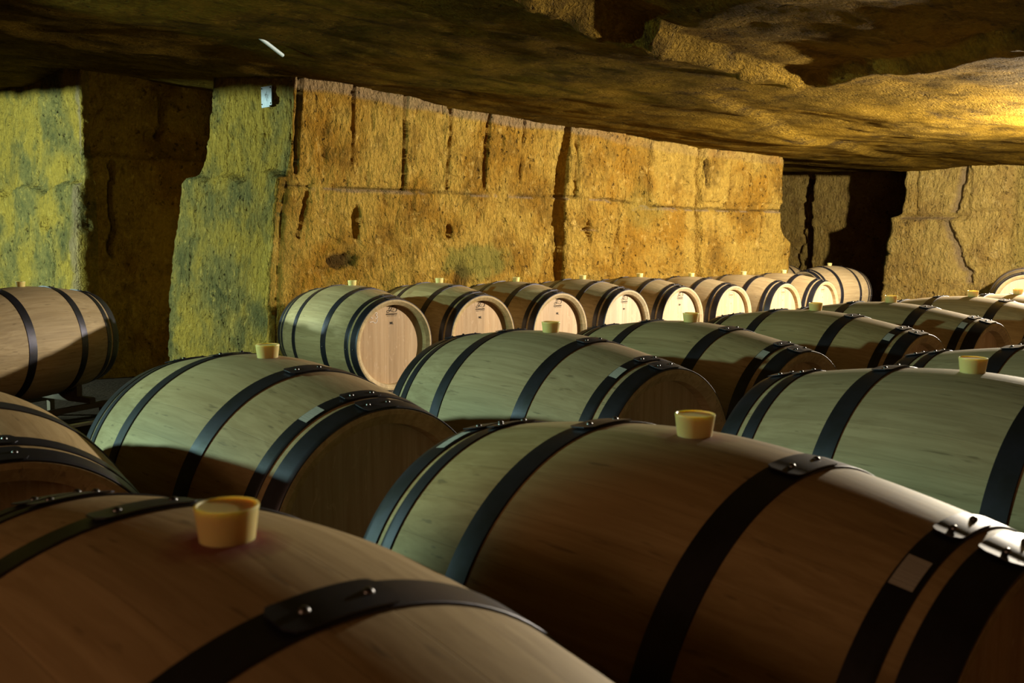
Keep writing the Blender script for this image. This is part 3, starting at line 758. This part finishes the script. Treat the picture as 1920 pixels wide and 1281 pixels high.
def rack(keys, label, group):
    """one steel cradle frame holding one or two barrels"""
    x, y, z, yaw = POS[keys[0]]
    root = bpy.data.objects.new('barrel_rack', None); COL.objects.link(root)
    root.location = (x, y, z); root.rotation_euler = (0, 0, yaw); root.empty_display_size = 0.1
    tag(root, label, 'rack', group)
    if keys[0] == 'F3': root.scale = (1.12,)*3
    inv = (Matrix.Translation((x, y, z)) @ Matrix.Rotation(yaw, 4, 'Z')).inverted()
    ctr = [inv @ Vector(POS[k][:3]) for k in keys]
    y0, y1 = min(c.y for c in ctr)-0.27, max(c.y for c in ctr)+0.27
    zt = -0.352
    sad = bmesh.new(); fr = bmesh.new()
    for xr in (-0.27, 0.27):
        add_box(fr, Vector((xr, (y0+y1)/2, zt-0.022)), (0.045, y1-y0, 0.035), bevel=0.003)
    for yy in (y0+0.02, y1-0.02):
        add_box(fr, Vector((0, yy, zt-0.057)), (0.80, 0.035, 0.034), bevel=0.003)
    link_mesh('frame', bm_mesh('frame', fr, M_RACK), None, root)
    for c in ctr:
        for xr in (-0.27, 0.27):
            sb = bmesh.new(); saddle(sb, xr+c.x, c.y, 0.04, R(xr)+0.0, zt-0.006+0)
            for v in sb.verts:
                if v.co.z > zt-0.005: v.co.z += c.z
            bmesh.ops.recalc_face_normals(sb, faces=sb.faces)
            link_mesh('cradle', bm_mesh('cradle', sb, M_RACK), None, root)
    mat_ = Matrix.Translation((x, y, z)) @ Matrix.Rotation(yaw, 4, 'Z')
    for xr in (-0.36, 0.36):
        for yy in (y0+0.02, y1-0.02):
            wp = mat_ @ Vector((xr, yy, 0)); zf = zfloor(wp.x, wp.y)-0.008-z
            lb = bmesh.new(); top = zt-0.040
            add_box(lb, Vector((xr, yy, (top+zf)/2)), (0.035, 0.036, top-zf), bevel=0.002)
            add_box(lb, Vector((xr, yy, zf+0.006)), (0.07, 0.07, 0.008))
            link_mesh('leg', bm_mesh('leg', lb, M_RACK), None, root)
GR = 'steel cradle racks under the barrels'
for ks, lab in [(['W1'], 'steel rack under the leftmost barrel along the golden wall'), (['W2', 'W3'], 'steel rack under the second and third barrels along the golden wall'),
                (['W4', 'W5'], 'steel rack under the fourth and fifth barrels along the golden wall'), (['W6', 'W7'], 'steel rack under the sixth and seventh barrels along the golden wall'),
                (['W8'], 'steel rack under the last barrel along the golden wall'),
                (['M0', 'M1'], 'steel rack under the two left barrels of the middle row'), (['M2', 'M3'], 'steel rack under the greenish central barrel and its neighbour'),
                (['M4', 'M5'], 'steel rack under the middle-row pair before the dark recess'), (['M6', 'M7'], 'steel rack under the middle-row pair by the right edge'), (['M8'], 'steel rack under the farthest middle-row barrel'),
                (['N1', 'N2'], 'steel rack under the two closest brown barrels'), (['N3', 'N4'], 'steel rack under the amber-bunged barrel and its neighbour'), (['N5'], 'steel rack under the barrel corner at the right edge'),
                (['L1'], 'low steel rack under the barrel at the left edge, its beam catching faint light'), (['F1'], 'steel rack under the sideways barrel in the far chamber'),
                (['F2'], 'steel rack under the mostly hidden barrel in the far chamber'), (['F3'], 'steel rack under the barrel end by the end wall')]:
    rack(ks, lab, GR)

# ---------------------------------------------------------------- small things
def tube(name, p0, p1, r, mat, wall_=0.002, parent=None, n=16):
    bm = bmesh.new(); p0, p1 = Vector(p0), Vector(p1); d = (p1-p0).normalized()
    u = d.orthogonal().normalized(); v = d.cross(u)
    rg = []
    for (p, rr) in ((p0, r), (p1, r), (p1, r-wall_), (p0, r-wall_)):
        rg.append([bm.verts.new(p+(u*math.cos(i*2*PI/n)+v*math.sin(i*2*PI/n))*rr) for i in range(n)])
    for j in range(4):
        for i in range(n): bm.faces.new((rg[j][i], rg[j][(i+1) % n], rg[(j+1) % 4][(i+1) % n], rg[(j+1) % 4][i]))
    return link_mesh(name, bm_mesh(name, bm, mat, True, 0.8), None, parent)
p = tube('pipe', W(2.94, -5.25, 2.262), W(3.187, -5.393, 2.198), 0.011, M_PIPE)
tag(p, 'short pale blue plastic pipe sticking out of the cave ceiling', 'pipe')

# number plate on the green pillar end
pl = bpy.data.objects.new('wall_plate', None); COL.objects.link(pl); pl.empty_display_size = 0.05
pl.location = W(3.70, -6.492, 2.10); pl.rotation_euler = (0, 0, math.atan2(-SD[1], -SD[0])); tag(pl, 'small pale blue enamel plate screwed high on the green pillar', 'plate')
bm = bmesh.new(); add_box(bm, Vector((0, 0, 0)), (0.004, 0.145, 0.135), bevel=0.0015)
pt = link_mesh('plate', bm_mesh('plate', bm, M_PLATE), None, pl)
for yy in (-0.06, 0.06):
    for zz in (-0.055, 0.055):
        bm = bmesh.new(); bmesh.ops.create_cone(bm, cap_ends=True, segments=12, radius1=0.0055, radius2=0.004, depth=0.004, matrix=Matrix.Translation((0.004, yy, zz)) @ Matrix.Rotation(PI/2, 4, 'Y'))
        link_mesh('screw', bm_mesh('screw', bm, M_INK), None, pl)
bm = bmesh.new()
for q in ([(0.012, 0.032), (0.002, 0.012), (0.014, 0.006), (0.004, -0.018), (0.010, -0.036)], [(-0.010, 0.022), (-0.016, 0.006), (-0.004, 0.010), (-0.012, -0.010)], [(0.028, 0.008), (0.020, -0.008), (0.026, -0.020)]):
    strokes(bm, cat(q), 0.0035)
shift(bm, 0.0026)
link_mesh('worn_marking', bm_mesh('worn_marking', bm, M_INK), None, pl)
bm = bmesh.new(); add_box(bm, Vector((0.004, 0, -0.074)), (0.012, 0.11, 0.012), bevel=0.001)
link_mesh('bracket', bm_mesh('bracket', bm, M_PLATE), None, pl)

# pale strip lying on the floor by the left rack
bm = bmesh.new(); add_box(bm, Vector((0, 0, 0.008)), (0.30, 0.05, 0.016), bevel=0.003)
fs = link_mesh('metal_strip', bm_mesh('metal_strip', bm, M_PLATE)); d_ = (-2.66, 6.08)
fs.location = (d_[0], d_[1], zfloor(*d_)+0.0); fs.rotation_euler = (0, 0, math.radians(57))
tag(fs, 'short pale metal strip lying on the dark floor below the barrel at the left edge', 'metal strip')
